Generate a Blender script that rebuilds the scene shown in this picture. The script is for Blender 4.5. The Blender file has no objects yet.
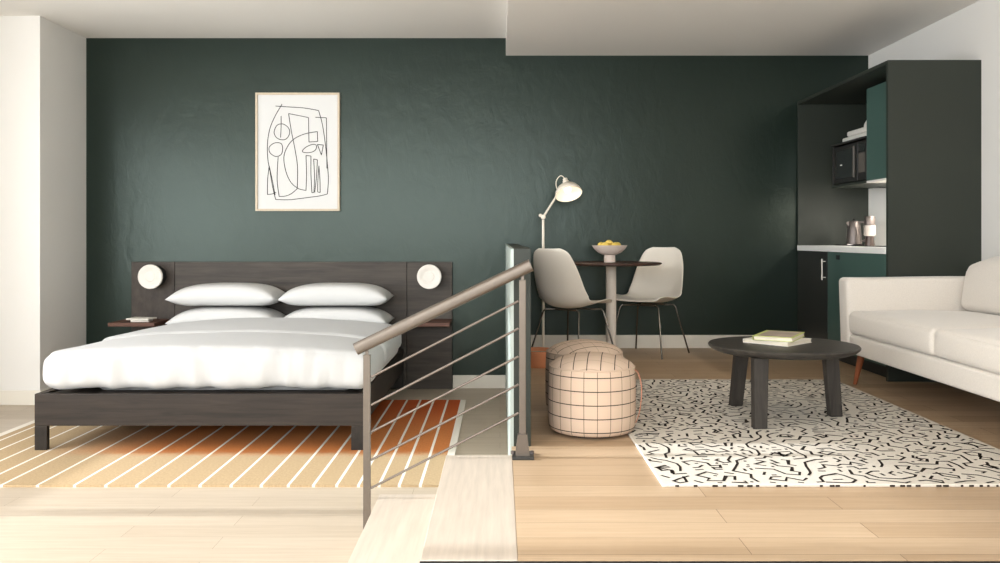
import bpy, bmesh, math, random
from mathutils import Vector, Matrix, noise as mnoise

sc = bpy.context.scene
COL = sc.collection
R = math.radians
CAM_H = 1.242          # eye height over the lower floor
UP = 0.332             # raised floor level

# ------------------------------------------------------------------ helpers
def lin(c):
    return tuple(((v / 12.92) if v <= 0.04045 else ((v + 0.055) / 1.055) ** 2.4) for v in c)

def rgb(r, g, b):
    return lin((r / 255, g / 255, b / 255)) + (1.0,)

class NT:
    def __init__(self, name):
        self.m = bpy.data.materials.new(name)
        self.m.use_nodes = True
        self.t = self.m.node_tree
        self.b = self.t.nodes['Principled BSDF']
    def n(self, typ, **kw):
        nd = self.t.nodes.new(typ)
        for k, v in kw.items():
            if k in nd.inputs.keys():
                nd.inputs[k].default_value = v
            else:
                setattr(nd, k, v)
        return nd
    def l(self, a, b):
        self.t.links.new(a, b)
    def coords(self, scale=(1, 1, 1), rot=(0, 0, 0)):
        tc = self.n('ShaderNodeTexCoord')
        mp = self.n('ShaderNodeMapping')
        mp.inputs['Scale'].default_value = scale
        mp.inputs['Rotation'].default_value = rot
        self.l(tc.outputs['Object'], mp.inputs['Vector'])
        return mp.outputs['Vector']
    def mix(self, fac, a, b, typ='MIX'):
        nd = self.n('ShaderNodeMix', data_type='RGBA', blend_type=typ)
        for sock, val in ((nd.inputs[0], fac), (nd.inputs[6], a), (nd.inputs[7], b)):
            if hasattr(val, 'links'):
                self.l(val, sock)
            else:
                sock.default_value = val
        return nd.outputs[2]
    def ramp(self, fac, p0, c0, p1, c1):
        nd = self.n('ShaderNodeValToRGB')
        e = nd.color_ramp.elements
        e[0].position, e[0].color = p0, c0
        e[1].position, e[1].color = p1, c1
        self.l(fac, nd.inputs['Fac'])
        return nd.outputs['Color']
    def bump(self, h, strength=0.2, dist=0.01):
        nd = self.n('ShaderNodeBump')
        nd.inputs['Strength'].default_value = strength
        nd.inputs['Distance'].default_value = dist
        self.l(h, nd.inputs['Height'])
        self.l(nd.outputs['Normal'], self.b.inputs['Normal'])

def mat(name, col, rough=0.6, metal=0.0, spec=0.5, nscale=None, namt=0.06, bscale=None, bamt=0.1, bdist=0.004, stretch=(1, 1, 1), emit=None, estr=0.0, sheen=0.0):
    k = NT(name)
    k.b.inputs['Roughness'].default_value = rough
    k.b.inputs['Metallic'].default_value = metal
    k.b.inputs['Specular IOR Level'].default_value = spec
    if sheen:
        k.b.inputs['Sheen Weight'].default_value = sheen
    if nscale:
        v = k.coords(stretch)
        nz = k.n('ShaderNodeTexNoise', Scale=nscale, Detail=6.0, Roughness=0.6)
        k.l(v, nz.inputs['Vector'])
        lo = tuple(c * (1 - namt) for c in col[:3]) + (1,)
        hi = tuple(min(1, c * (1 + namt)) for c in col[:3]) + (1,)
        k.l(k.ramp(nz.outputs['Fac'], 0.3, lo, 0.7, hi), k.b.inputs['Base Color'])
    else:
        k.b.inputs['Base Color'].default_value = col
    if bscale:
        v2 = k.coords(stretch)
        n2 = k.n('ShaderNodeTexNoise', Scale=bscale, Detail=4.0)
        k.l(v2, n2.inputs['Vector'])
        k.bump(n2.outputs['Fac'], bamt, bdist)
    if emit:
        k.b.inputs['Emission Color'].default_value = emit
        k.b.inputs['Emission Strength'].default_value = estr
    return k.m

def obj(name, bm, m, parent=None, smooth=False, loc=(0, 0, 0), rot=(0, 0, 0)):
    me = bpy.data.meshes.new(name)
    bmesh.ops.recalc_face_normals(bm, faces=bm.faces)
    bm.to_mesh(me)
    bm.free()
    for mm in (m if isinstance(m, (list, tuple)) else [m]):
        me.materials.append(mm)
    if smooth:
        for p in me.polygons:
            p.use_smooth = True
        if smooth == 'auto':
            me.set_sharp_from_angle(angle=R(38))
    o = bpy.data.objects.new(name, me)
    COL.objects.link(o)
    o.location = loc
    o.rotation_euler = rot
    if parent:
        o.parent = parent
    return o

def tag(o, label, cat, group=None):
    o['label'] = label
    o['category'] = cat
    if group:
        o['group'] = group
    return o

def thing(name, label, cat, loc=(0, 0, 0), rotz=0.0, group=None):
    o = bpy.data.objects.new(name, None)
    o.empty_display_size = 0.1
    COL.objects.link(o)
    o.location = loc
    o.rotation_euler = (0, 0, rotz)
    return tag(o, label, cat, group)

def struct(name, bm, m, smooth=False):
    o = obj(name, bm, m, smooth=smooth)
    o['kind'] = 'structure'
    return o

def copy_thing(root, loc, rotz, label, **kw):
    r = root.copy()
    COL.objects.link(r)
    r.location = loc
    r.rotation_euler = (0, 0, rotz)
    r['label'] = label
    for ch in root.children:
        c = ch.copy()
        COL.objects.link(c)
        c.parent = r
        for g in ch.children:
            d = g.copy()
            COL.objects.link(d)
            d.parent = c
    return r

def box(bm, x0, x1, y0, y1, z0, z1, bev=0.0, seg=2, mi=0):
    vs = [bm.verts.new(p) for p in ((x0, y0, z0), (x1, y0, z0), (x1, y1, z0), (x0, y1, z0), (x0, y0, z1), (x1, y0, z1), (x1, y1, z1), (x0, y1, z1))]
    fs = []
    for q in ((3, 2, 1, 0), (4, 5, 6, 7), (0, 1, 5, 4), (1, 2, 6, 5), (2, 3, 7, 6), (3, 0, 4, 7)):
        f = bm.faces.new([vs[i] for i in q])
        f.material_index = mi
        fs.append(f)
    if bev > 0:
        es = list({e for f in fs for e in f.edges})
        bmesh.ops.bevel(bm, geom=es, offset=bev, segments=seg, profile=0.5, affect='EDGES')
    return bm

def nbox(*a, **k):
    return box(bmesh.new(), *a, **k)

def lathe(bm, prof, seg=32, c=(0, 0, 0), cap=True, mi=0, axis=None):
    rings = []
    M = Matrix.Identity(3)
    if axis is not None:
        M = Vector((0, 0, 1)).rotation_difference(Vector(axis).normalized()).to_matrix()
    for r, z in prof:
        if r < 1e-6:
            rings.append([bm.verts.new(Vector(c) + M @ Vector((0, 0, z)))])
        else:
            rings.append([bm.verts.new(Vector(c) + M @ Vector((r * math.cos(2 * math.pi * i / seg), r * math.sin(2 * math.pi * i / seg), z))) for i in range(seg)])
    for a, b in zip(rings, rings[1:]):
        for i in range(seg):
            j = (i + 1) % seg
            if len(a) == 1 and len(b) == 1:
                continue
            if len(a) == 1:
                f = bm.faces.new((a[0], b[j], b[i]))
            elif len(b) == 1:
                f = bm.faces.new((a[i], a[j], b[0]))
            else:
                f = bm.faces.new((a[i], a[j], b[j], b[i]))
            f.material_index = mi
    if cap:
        for rg in (rings[0], rings[-1]):
            if len(rg) > 2:
                f = bm.faces.new(rg)
                f.material_index = mi
    return bm

def tube(bm, pts, rad, seg=12, cap=True, closed=False):
    pts = [Vector(p) for p in pts]
    n = len(pts)
    rad = rad if isinstance(rad, (list, tuple)) else [rad] * n
    up = None
    rings = []
    for i, p in enumerate(pts):
        a = pts[i - 1] if (i > 0 or closed) else pts[i]
        b = pts[(i + 1) % n] if (i < n - 1 or closed) else pts[i]
        t = (b - a).normalized()
        if up is None:
            up = Vector((0, 0, 1)) if abs(t.z) < 0.9 else Vector((1, 0, 0))
        s = t.cross(up).normalized()
        up = s.cross(t).normalized()
        rings.append([bm.verts.new(p + (s * math.cos(2 * math.pi * k / seg) + up * math.sin(2 * math.pi * k / seg)) * rad[i]) for k in range(seg)])
    pairs = list(zip(rings, rings[1:])) + ([(rings[-1], rings[0])] if closed else [])
    for a, b in pairs:
        for k in range(seg):
            j = (k + 1) % seg
            bm.faces.new((a[k], a[j], b[j], b[k]))
    if cap and not closed:
        bm.faces.new(rings[0])
        bm.faces.new(rings[-1])
    return bm

def prism(bm, bottom, top):
    a = [bm.verts.new(p) for p in bottom]
    b = [bm.verts.new(p) for p in top]
    n = len(a)
    bm.faces.new(a)
    bm.faces.new(b)
    for i in range(n):
        j = (i + 1) % n
        bm.faces.new((a[i], a[j], b[j], b[i]))
    return bm

def softbox(bm, x0, x1, y0, y1, z0, z1, r, res=0.03, fn=None):
    """rounded box with dense faces; fn(p, u) moves each point (u is -1..1 in the box)"""
    h = Vector(((x1 - x0) / 2, (y1 - y0) / 2, (z1 - z0) / 2))
    c = Vector(((x1 + x0) / 2, (y1 + y0) / 2, (z1 + z0) / 2))
    rr = min(r, min(h) * 0.999)
    def samples(L):
        k = 5
        inner = L - rr
        out = [-L + rr * (1 - math.cos(math.pi / 2 * i / k)) for i in range(k)]
        m = max(1, int(2 * inner / res))
        mid = [-inner + 2 * inner * i / m for i in range(m + 1)]
        return out + mid + [-v for v in reversed(out)]
    S = [samples(h[i]) for i in range(3)]
    vd = {}
    def V(p):
        key = (round(p[0], 5), round(p[1], 5), round(p[2], 5))
        if key not in vd:
            P = Vector(p)
            q = Vector([max(-(h[i] - rr), min(h[i] - rr, P[i])) for i in range(3)])
            d = P - q
            if d.length > 1e-9:
                # map the square rim to a round one
                m = max(abs(v) for v in d)
                d = d.normalized() * min(rr, m if m > 0 else rr) if m < rr * 0.999 else d.normalized() * rr
            w = q + d
            u = Vector((P.x / h.x, P.y / h.y, P.z / h.z))
            w = w + c
            if fn:
                w = fn(w, u)
            vd[key] = bm.verts.new(w)
        return vd[key]
    for ax in range(3):
        a, b = [i for i in range(3) if i != ax]
        for sgn in (-1, 1):
            for i in range(len(S[a]) - 1):
                for j in range(len(S[b]) - 1):
                    q = []
                    for (ii, jj) in ((i, j), (i + 1, j), (i + 1, j + 1), (i, j + 1)):
                        p = [0, 0, 0]
                        p[ax] = sgn * h[ax]
                        p[a] = S[a][ii]
                        p[b] = S[b][jj]
                        q.append(V(p))
                    if len(set(q)) == 4:
                        try:
                            bm.faces.new(q)
                        except ValueError:
                            pass
    return bm

def subsurf(o, lv=1):
    m = o.modifiers.new('Subdivision', 'SUBSURF')
    m.levels = m.render_levels = lv

def bez(p0, p1, p2, n=12):
    return [Vector(p0) * (1 - t) ** 2 + Vector(p1) * 2 * t * (1 - t) + Vector(p2) * t * t for t in [i / n for i in range(n + 1)]]

# ------------------------------------------------------------------ materials
def wood_floor(name, c1, c2, seam, rough=0.42, along='x', plank=(1.15, 0.139)):
    k = NT(name)
    rot = (0, 0, 0) if along == 'x' else (0, 0, R(90))
    v = k.coords((1, 1, 1), rot)
    br = k.n('ShaderNodeTexBrick', offset=0.37, offset_frequency=2)
    br.inputs['Scale'].default_value = 1.0
    br.inputs['Mortar Size'].default_value = 0.0011
    br.inputs['Mortar Smooth'].default_value = 0.3
    br.inputs['Brick Width'].default_value = plank[0]
    br.inputs['Row Height'].default_value = plank[1]
    br.inputs['Color1'].default_value = c1
    br.inputs['Color2'].default_value = c2
    br.inputs['Mortar'].default_value = seam
    k.l(v, br.inputs['Vector'])
    g = k.coords((1.2, 26, 1) if along == 'x' else (26, 1.2, 1))
    nz = k.n('ShaderNodeTexNoise', Scale=2.2, Detail=8.0, Roughness=0.62, Distortion=0.3)
    k.l(g, nz.inputs['Vector'])
    gr = k.ramp(nz.outputs['Fac'], 0.25, (0.86, 0.83, 0.79, 1), 0.72, (1.04, 1.04, 1.04, 1))
    k.l(k.mix(1.0, br.outputs['Color'], gr, 'MULTIPLY'), k.b.inputs['Base Color'])
    k.b.inputs['Roughness'].default_value = rough
    k.b.inputs['Specular IOR Level'].default_value = 0.4
    k.bump(nz.outputs['Fac'], 0.06, 0.002)
    return k.m

M = {}
M['floor'] = wood_floor('oak_floor', rgb(196, 171, 142), rgb(177, 150, 120), rgb(104, 82, 62))
M['floor_low'] = wood_floor('pale_oak_floor', rgb(193, 179, 161), rgb(185, 170, 151), rgb(142, 124, 104))
M['tread'] = mat('oak_tread', rgb(196, 183, 168), 0.45, nscale=3, namt=0.1, stretch=(18, 1, 1))
M['white'] = mat('white_paint', rgb(228, 225, 220), 0.75, spec=0.3, bscale=60, bamt=0.03)
M['ceil'] = mat('ceiling_paint', rgb(238, 234, 228), 0.85, spec=0.2, bscale=60, bamt=0.02)
M['base'] = mat('baseboard_paint', rgb(226, 220, 208), 0.55, spec=0.4)

def green_wall():
    k = NT('green_wall_paint')
    v = k.coords()
    n1 = k.n('ShaderNodeTexNoise', Scale=1.6, Detail=5.0, Roughness=0.6)
    k.l(v, n1.inputs['Vector'])
    k.l(k.ramp(n1.outputs['Fac'], 0.3, rgb(24, 33, 28), 0.75, rgb(29, 39, 33)), k.b.inputs['Base Color'])
    k.b.inputs['Roughness'].default_value = 0.30
    k.b.inputs['Specular IOR Level'].default_value = 0.40
    k.b.inputs['Specular Tint'].default_value = (0.85, 1.0, 0.91, 1)
    v2 = k.coords((1, 1, 0.6), (0, R(20), 0))
    n2 = k.n('ShaderNodeTexNoise', Scale=9.0, Detail=7.0, Roughness=0.62, Distortion=0.6)
    k.l(v2, n2.inputs['Vector'])
    k.bump(n2.outputs['Fac'], 0.24, 0.012)
    return k.m
M['green'] = green_wall()
M['cab'] = mat('green_laminate', rgb(68, 94, 87), 0.45, spec=0.4, nscale=2, namt=0.05)
M['cabdark'] = mat('dark_green_laminate', rgb(42, 47, 40), 0.5, spec=0.4, nscale=1.5, namt=0.07)
M['doordark'] = mat('charcoal_laminate', rgb(40, 40, 37), 0.5)
M['mint'] = mat('pale_mint_panel', rgb(176, 187, 181), 0.35)

def dark_wood(name, c1, c2, st, rough=0.5, sc_=2.5):
    k = NT(name)
    v = k.coords(st)
    nz = k.n('ShaderNodeTexNoise', Scale=sc_, Detail=9.0, Roughness=0.65, Distortion=0.4)
    k.l(v, nz.inputs['Vector'])
    k.l(k.ramp(nz.outputs['Fac'], 0.28, c1, 0.72, c2), k.b.inputs['Base Color'])
    k.b.inputs['Roughness'].default_value = rough
    k.b.inputs['Specular IOR Level'].default_value = 0.3
    k.bump(nz.outputs['Fac'], 0.12, 0.003)
    return k.m
M['bedwood'] = dark_wood('espresso_wood', rgb(30, 25, 21), rgb(56, 47, 40), (1, 14, 14))
M['bedwood_d'] = dark_wood('espresso_wood_side', rgb(26, 22, 19), rgb(47, 40, 34), (8, 1, 5))
M['headwood'] = dark_wood('grey_brown_wood', rgb(50, 44, 39), rgb(80, 72, 64), (1, 14, 14))
M['headwood_d'] = dark_wood('grey_brown_wood_side', rgb(50, 43, 38), rgb(78, 69, 61), (8, 1, 5))
M['shelfwood'] = dark_wood('red_brown_wood', rgb(84, 55, 45), rgb(104, 72, 58), (1, 10, 10))
M['tablewood'] = dark_wood('black_stained_wood', rgb(44, 41, 38), rgb(74, 69, 63), (1.5, 16, 3), 0.45)
M['tableleg'] = dark_wood('black_stained_wood_leg', rgb(44, 41, 38), rgb(70, 65, 60), (16, 16, 1), 0.5)
M['dtop'] = dark_wood('walnut_table_top', rgb(64, 44, 38), rgb(86, 62, 52), (2, 14, 3), 0.4)
M['linen'] = mat('white_cotton', rgb(191, 190, 189), 0.85, spec=0.2, bscale=7, bamt=0.25, bdist=0.012, sheen=0.2)
M['pillow'] = mat('white_pillow_cotton', rgb(214, 213, 211), 0.85, spec=0.2, bscale=9, bamt=0.12, bdist=0.01)
M['steel'] = mat('brushed_bronze_steel', rgb(110, 101, 92), 0.42, 0.75, nscale=30, namt=0.05)
M['rod'] = mat('railing_rod_steel', rgb(122, 112, 104), 0.38, 0.8)
M['shoe'] = mat('dark_anchor_metal', rgb(60, 60, 58), 0.4, 0.6)
M['chairshell'] = mat('cream_shell_plastic', rgb(244, 236, 223), 0.42, spec=0.45)
M['chrome'] = mat('dark_chrome', rgb(120, 116, 110), 0.25, 0.95)
M['cream'] = mat('cream_enamel', rgb(232, 222, 206), 0.4)
M['pole'] = mat('cream_table_pole', rgb(222, 212, 200), 0.45)
M['shade_in'] = mat('lamp_shade_inside', rgb(255, 246, 228), 0.5, emit=(1, 0.93, 0.8, 1), estr=0.22)
M['bulb'] = mat('lit_bulb', (1, 0.95, 0.85, 1), 0.5, emit=(1, 0.9, 0.72, 1), estr=1.6)
M['alabaster'] = mat('alabaster_disc', rgb(226, 219, 210), 0.5, emit=(1, 0.94, 0.86, 1), estr=0.06, nscale=12, namt=0.05)
M['blackmetal'] = mat('black_metal', rgb(28, 27, 26), 0.5, 0.2)
M['bowl'] = mat('blush_ceramic', rgb(236, 219, 207), 0.45)
M['lemon'] = mat('lemon_skin', rgb(226, 196, 96), 0.5, nscale=20, namt=0.08, bscale=90, bamt=0.15)
M['terracotta'] = mat('terracotta_clay', rgb(212, 140, 98), 0.7, nscale=6, namt=0.08)
M['frame'] = mat('pale_oak_frame', rgb(200, 184, 160), 0.5, nscale=8, stretch=(6, 6, 6))
M['paper'] = mat('art_paper', rgb(216, 215, 213), 0.8)
M['ink'] = mat('black_ink', rgb(34, 33, 32), 0.8)
M['sofa'] = mat('oatmeal_upholstery', rgb(224, 216, 206), 0.92, spec=0.15, nscale=160, namt=0.05, bscale=220, bamt=0.25, bdist=0.002, sheen=0.3)
M['sofaleg'] = mat('orange_brown_beech', rgb(140, 78, 46), 0.45, nscale=4, stretch=(12, 12, 1))
M['worktop'] = mat('white_stone_worktop', rgb(250, 249, 246), 0.35, nscale=6, namt=0.03)
M['splash'] = mat('white_backsplash', rgb(248, 246, 241), 0.3)
M['steelk'] = mat('brushed_kettle_steel', rgb(112, 104, 100), 0.42, 0.75)
M['brownpl'] = mat('brown_smoked_plastic', rgb(50, 37, 31), 0.3)
M['glassblack'] = mat('black_glass', rgb(20, 19, 18), 0.15)
M['mwbody'] = mat('black_microwave_plastic', rgb(34, 31, 29), 0.4)
M['mwgrey'] = mat('grey_control_panel', rgb(92, 86, 80), 0.4)
M['crock'] = mat('white_crockery', rgb(228, 224, 216), 0.4)
M['bookwhite'] = mat('white_book_cover', rgb(232, 227, 216), 0.6)
M['pages'] = mat('book_pages', rgb(226, 217, 198), 0.8, nscale=60, namt=0.12, stretch=(0.2, 0.2, 12))
M['lime'] = mat('lime_cover', rgb(196, 204, 116), 0.55)
M['photo'] = mat('printed_cover_photo', rgb(176, 160, 146), 0.5, nscale=9, namt=0.35)
M['leather'] = mat('tan_leather', rgb(172, 118, 92), 0.55)
M['rugcream'] = mat('cream_wool_pile', rgb(218, 211, 199), 0.95, spec=0.1, nscale=140, namt=0.07, bscale=260, bamt=0.5, bdist=0.004)
M['rugblack'] = mat('black_wool_pile', rgb(44, 38, 34), 0.95, spec=0.1, nscale=140, namt=0.15, bscale=260, bamt=0.4, bdist=0.004)
M['rugwhite'] = mat('white_rug_yarn', rgb(232, 224, 212), 0.95, spec=0.1, bscale=160, bamt=0.4)
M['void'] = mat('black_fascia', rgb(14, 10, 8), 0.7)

def ombre():
    k = NT('ombre_flatweave')
    tc = k.n('ShaderNodeTexCoord')
    sp = k.n('ShaderNodeSeparateXYZ')
    k.l(tc.outputs['Object'], sp.inputs[0])
    wob = k.n('ShaderNodeTexNoise', Scale=14.0, Detail=3.0)
    k.l(tc.outputs['Object'], wob.inputs['Vector'])
    def mr(sock, a, b):
        nd = k.n('ShaderNodeMapRange', interpolation_type='SMOOTHSTEP')
        nd.inputs['From Min'].default_value = a
        nd.inputs['From Max'].default_value = b
        k.l(sock, nd.inputs['Value'])
        return nd.outputs['Result']
    def math2(op, a, b):
        nd = k.n('ShaderNodeMath', operation=op)
        for s, v in ((nd.inputs[0], a), (nd.inputs[1], b)):
            if hasattr(v, 'links'):
                k.l(v, s)
            else:
                s.default_value = v
        return nd.outputs[0]
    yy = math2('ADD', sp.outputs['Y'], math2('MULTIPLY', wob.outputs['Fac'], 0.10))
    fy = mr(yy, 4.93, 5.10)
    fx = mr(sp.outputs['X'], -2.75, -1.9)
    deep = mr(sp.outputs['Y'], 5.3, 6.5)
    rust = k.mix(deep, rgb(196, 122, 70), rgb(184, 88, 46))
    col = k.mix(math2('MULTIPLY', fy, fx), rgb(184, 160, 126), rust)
    v = k.coords((90, 60, 1))
    w = k.n('ShaderNodeTexNoise', Scale=1.0, Detail=3.0, Roughness=0.7)
    k.l(v, w.inputs['Vector'])
    col = k.mix(1.0, col, k.ramp(w.outputs['Fac'], 0.3, (0.82, 0.8, 0.78, 1), 0.7, (1.05, 1.05, 1.05, 1)), 'MULTIPLY')
    k.l(col, k.b.inputs['Base Color'])
    k.b.inputs['Roughness'].default_value = 0.95
    k.b.inputs['Specular IOR Level'].default_value = 0.1
    k.bump(w.outputs['Fac'], 0.5, 0.004)
    return k.m
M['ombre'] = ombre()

def pouf_fabric():
    """cream cloth with thin dark checks: rings and uprights round the side, a straight grid on the top"""
    k = NT('checked_pouf_cloth')
    tc = k.n('ShaderNodeTexCoord')
    sp = k.n('ShaderNodeSeparateXYZ')
    k.l(tc.outputs['Object'], sp.inputs[0])
    def mth(op, a, b=0.0):
        nd = k.n('ShaderNodeMath', operation=op)
        for s, v in ((nd.inputs[0], a), (nd.inputs[1], b)):
            if hasattr(v, 'links'):
                k.l(v, s)
            else:
                s.default_value = v
        return nd.outputs[0]
    def line(val, period, w, off=0.0):
        f = mth('FRACT', mth('ADD', mth('DIVIDE', val, period), 0.5 + off))
        return mth('LESS_THAN', mth('ABSOLUTE', mth('SUBTRACT', f, 0.5)), w / period / 2)
    x, y, z = sp.outputs
    ang = mth('ARCTAN2', y, x)
    rad = mth('SQRT', mth('ADD', mth('MULTIPLY', x, x), mth('MULTIPLY', y, y)))
    top = mth('GREATER_THAN', z, 0.308)
    arc = mth('MULTIPLY', ang, 0.204)
    side = mth('MAXIMUM', mth('MULTIPLY', line(arc, 2 * math.pi * 0.204 / 21, 0.0032, 0.25), 0.72), line(z, 0.0615, 0.0042, 0.42))
    tops = mth('MAXIMUM', line(mth('ADD', x, mth('MULTIPLY', y, 0.12)), 0.062, 0.004, 0.2), mth('MULTIPLY', line(mth('SUBTRACT', y, mth('MULTIPLY', x, 0.12)), 0.062, 0.004, 0.1), 0.25))
    ln = mth('ADD', mth('MULTIPLY', tops, top), mth('MULTIPLY', side, mth('SUBTRACT', 1.0, top)))
    k.l(k.mix(ln, rgb(208, 184, 163), rgb(56, 50, 45)), k.b.inputs['Base Color'])
    k.b.inputs['Roughness'].default_value = 0.9
    k.b.inputs['Specular IOR Level'].default_value = 0.15
    nz = k.n('ShaderNodeTexNoise', Scale=300.0, Detail=2.0)
    k.l(tc.outputs['Object'], nz.inputs['Vector'])
    k.bump(nz.outputs['Fac'], 0.2, 0.002)
    return k.m
M['check'] = pouf_fabric()

# ------------------------------------------------------------------ the room
YB = 7.2               # back wall
XL, XR = -4.0, 3.048
YN = -1.6              # the room is open towards the camera's back
XC = -3.424            # side of the pier on the left
YC = 6.476             # pier face
H1, H2 = 2.896, 2.7515

bm = nbox(XL - 0.2, XR + 0.2, YN, YB + 0.2, -0.12, 0.0)
struct('floor', bm, M['floor_low'])
bm = bmesh.new()
box(bm, 0.051, XR, 2.458, 3.7995, 0.001, UP)
box(bm, 0.1355, XR, 3.7995, YB, 0.001, UP)
struct('raised_floor', bm, M['floor'])
bm = bmesh.new()
box(bm, -0.226, 0.0505, 2.458, 3.645, 0.001, UP, 0.002)
struct('stair_landing', bm, M['tread'])
bm = bmesh.new()
box(bm, -0.505, -0.2265, 2.2, 3.655, 0.001, 0.166, 0.002)
struct('stair_tread', bm, M['tread'])
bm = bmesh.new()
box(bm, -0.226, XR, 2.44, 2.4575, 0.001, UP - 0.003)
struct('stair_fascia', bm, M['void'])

struct('wall_back', nbox(XC - 0.001, XR + 0.2, YB, YB + 0.15, 0, H1 + 0.1), M['green'])
# the pier to the left of the green wall
struct('wall_pier', nbox(XL - 0.2, XC, YC, YB + 0.15, 0, H1), M['white'])
# the left wall with its row of windows
WZ0, WZ1 = 0.62, 2.42
bm = bmesh.new()
box(bm, XL - 0.2, XL, YN, YC, 0, WZ0)
box(bm, XL - 0.2, XL, YN, YC, WZ1, H1)
box(bm, XL - 0.2, XL, 4.97, YC, WZ0, WZ1)
box(bm, XL - 0.2, XL, YN, -1.3, WZ0, WZ1)
struct('wall_left', bm, M['white'])
for i, (a, b) in enumerate(((3.94, 4.97), (2.52, 3.94), (1.1, 2.52), (-1.3, 1.1))):
    bm = bmesh.new()
    t = 0.05
    box(bm, XL - 0.14, XL - 0.06, a, b, WZ0, WZ0 + t)
    box(bm, XL - 0.14, XL - 0.06, a, b, WZ1 - t, WZ1)
    box(bm, XL - 0.14, XL - 0.06, a, a + t, WZ0 + t, WZ1 - t)
    if i:
        box(bm, XL - 0.14, XL - 0.06, b - t, b, WZ0 + t, WZ1 - t)
    struct('window_%d' % (i + 1), bm, M['base'])
bm = bmesh.new()
box(bm, XL - 0.2, XR + 0.15, YN - 0.2, YN - 0.0005, 0, 0.95)
box(bm, XL - 0.2, XR + 0.15, YN - 0.2, YN - 0.0005, 2.72, H1)
box(bm, 1.3, XR + 0.15, YN - 0.2, YN - 0.0005, 0.95, 2.72)
struct('wall_front', bm, M['white'])
for i, (a, b) in enumerate(((XL, -1.35), (-1.35, 1.3))):
    bm = bmesh.new()
    t = 0.05
    box(bm, a, b, YN - 0.14, YN - 0.06, 0.95, 0.95 + t)
    box(bm, a, b, YN - 0.14, YN - 0.06, 2.72 - t, 2.72)
    box(bm, a, a + t, YN - 0.14, YN - 0.06, 0.95 + t, 2.72 - t)
    box(bm, b - t, b, YN - 0.14, YN - 0.06, 0.95 + t, 2.72 - t)
    struct('window_%d' % (i + 5), bm, M['base'])
struct('wall_right', nbox(XR, XR + 0.15, YN, YB, 0, H1), M['white'])
struct('ceiling', nbox(XL - 0.2, XR + 0.2, YN, YB + 0.15, H1, H1 + 0.12), M['ceil'])
bm = nbox(0.048, XR, YN, YB, H2, H1 - 0.001)
struct('ceiling_soffit', bm, M['ceil'])
# low dividing wall along the edge of the raised floor
bm = bmesh.new()
box(bm, 0.060, 0.135, 3.80, YB, 0.0, 1.196, 0.002)
struct('wall_divider', bm, M['cabdark'])
bm = bmesh.new()
box(bm, 0.046, 0.0599, 3.80, YB, 0.0, 1.194)
struct('wall_divider_cladding', bm, M['mint'])
# baseboards
def baseboard(name, x0, x1, y0, y1, z):
    struct(name, nbox(x0, x1, y0, y1, z, z + 0.108, 0.003), M['base'])
baseboard('baseboard_back', 0.136, 2.45, YB - 0.014, YB, UP)
baseboard('baseboard_back_low', -0.39, 0.0455, YB - 0.014, YB, 0)
baseboard('baseboard_left', XL, XC, YC - 0.014, YC, 0)
baseboard('baseboard_pier', XC, XC + 0.014, YC - 0.014, YB, 0)
baseboard('baseboard_side', XL, XL + 0.014, YN, YC - 0.015, 0)

# ------------------------------------------------------------------ rugs
RL = 0.011
xs_str = [-0.312, -0.397, -0.502, -0.603, -0.705, -0.814, -0.93, -1.055, -1.19, -1.34, -1.495, -1.65, -1.81, -1.964, -2.12, -2.305, -2.485, -2.61, -2.76, -2.91, -3.04]
bm = bmesh.new()
x_right, x_left = -0.258, -3.15
cuts = [(x_right, None)]
y0r, y1r = 4.335, 6.62
segs = []
edge = x_right
segs.append((-0.300, x_right, 1))
edge = -0.300
for s in xs_str[1:]:
    segs.append((s + 0.0075, edge, 0))
    segs.append((s - 0.0075, s + 0.0075, 1))
    edge = s - 0.0075
segs.append((x_left + 0.05, edge, 0))
segs.append((x_left, x_left + 0.05, 1))
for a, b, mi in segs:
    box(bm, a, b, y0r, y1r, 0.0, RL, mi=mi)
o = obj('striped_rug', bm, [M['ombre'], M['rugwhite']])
tag(o, 'flat woven straw and rust rug with thin white stripes under the bed', 'rug')

# cream rug with black squiggles
random.seed(11)
RX0, RX1, RY0, RY1 = 0.592, 2.125, 3.175, 5.53
bm = bmesh.new()
box(bm, RX0, RX1, RY0, RY1, 0, 0.012, 0.004)
GS = 0.011
occ = {}
def cell(p):
    return (int(p[0] / GS), int(p[1] / GS))
def free(p, own, d):
    c0 = cell(p)
    k = int(math.ceil(d / GS))
    for i in range(-k, k + 1):
        for j in range(-k, k + 1):
            if (i * i + j * j) * GS * GS <= d * d:
                w = occ.get((c0[0] + i, c0[1] + j))
                if w is not None and w != own:
                    return False
    return True
def ribbon(pts, w):
    L, Rr = [], []
    n = len(pts)
    for i, p in enumerate(pts):
        a = pts[max(0, i - 1)]
        b = pts[min(n - 1, i + 1)]
        t = (Vector(b) - Vector(a))
        if t.length < 1e-9:
            return
        t.normalize()
        nn = Vector((-t.y, t.x))
        sc_ = 1.0
        if 0 < i < n - 1:
            t0 = (Vector(p) - Vector(a)).normalized()
            sc_ = 1.0 / max(0.6, abs(t.dot(t0)))
        pp = Vector(p)
        L.append(bm.verts.new((pp.x + nn.x * w / 2 * sc_, pp.y + nn.y * w / 2 * sc_, 0.0128)))
        Rr.append(bm.verts.new((pp.x - nn.x * w / 2 * sc_, pp.y - nn.y * w / 2 * sc_, 0.0128)))
    for i in range(n - 1):
        f = bm.faces.new((L[i], Rr[i], Rr[i + 1], L[i + 1]))
        f.material_index = 1
def inside(p, m=0.012):
    return RX0 + m < p[0] < RX1 - m and RY0 + m < p[1] < RY1 - m
sid = 0
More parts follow.
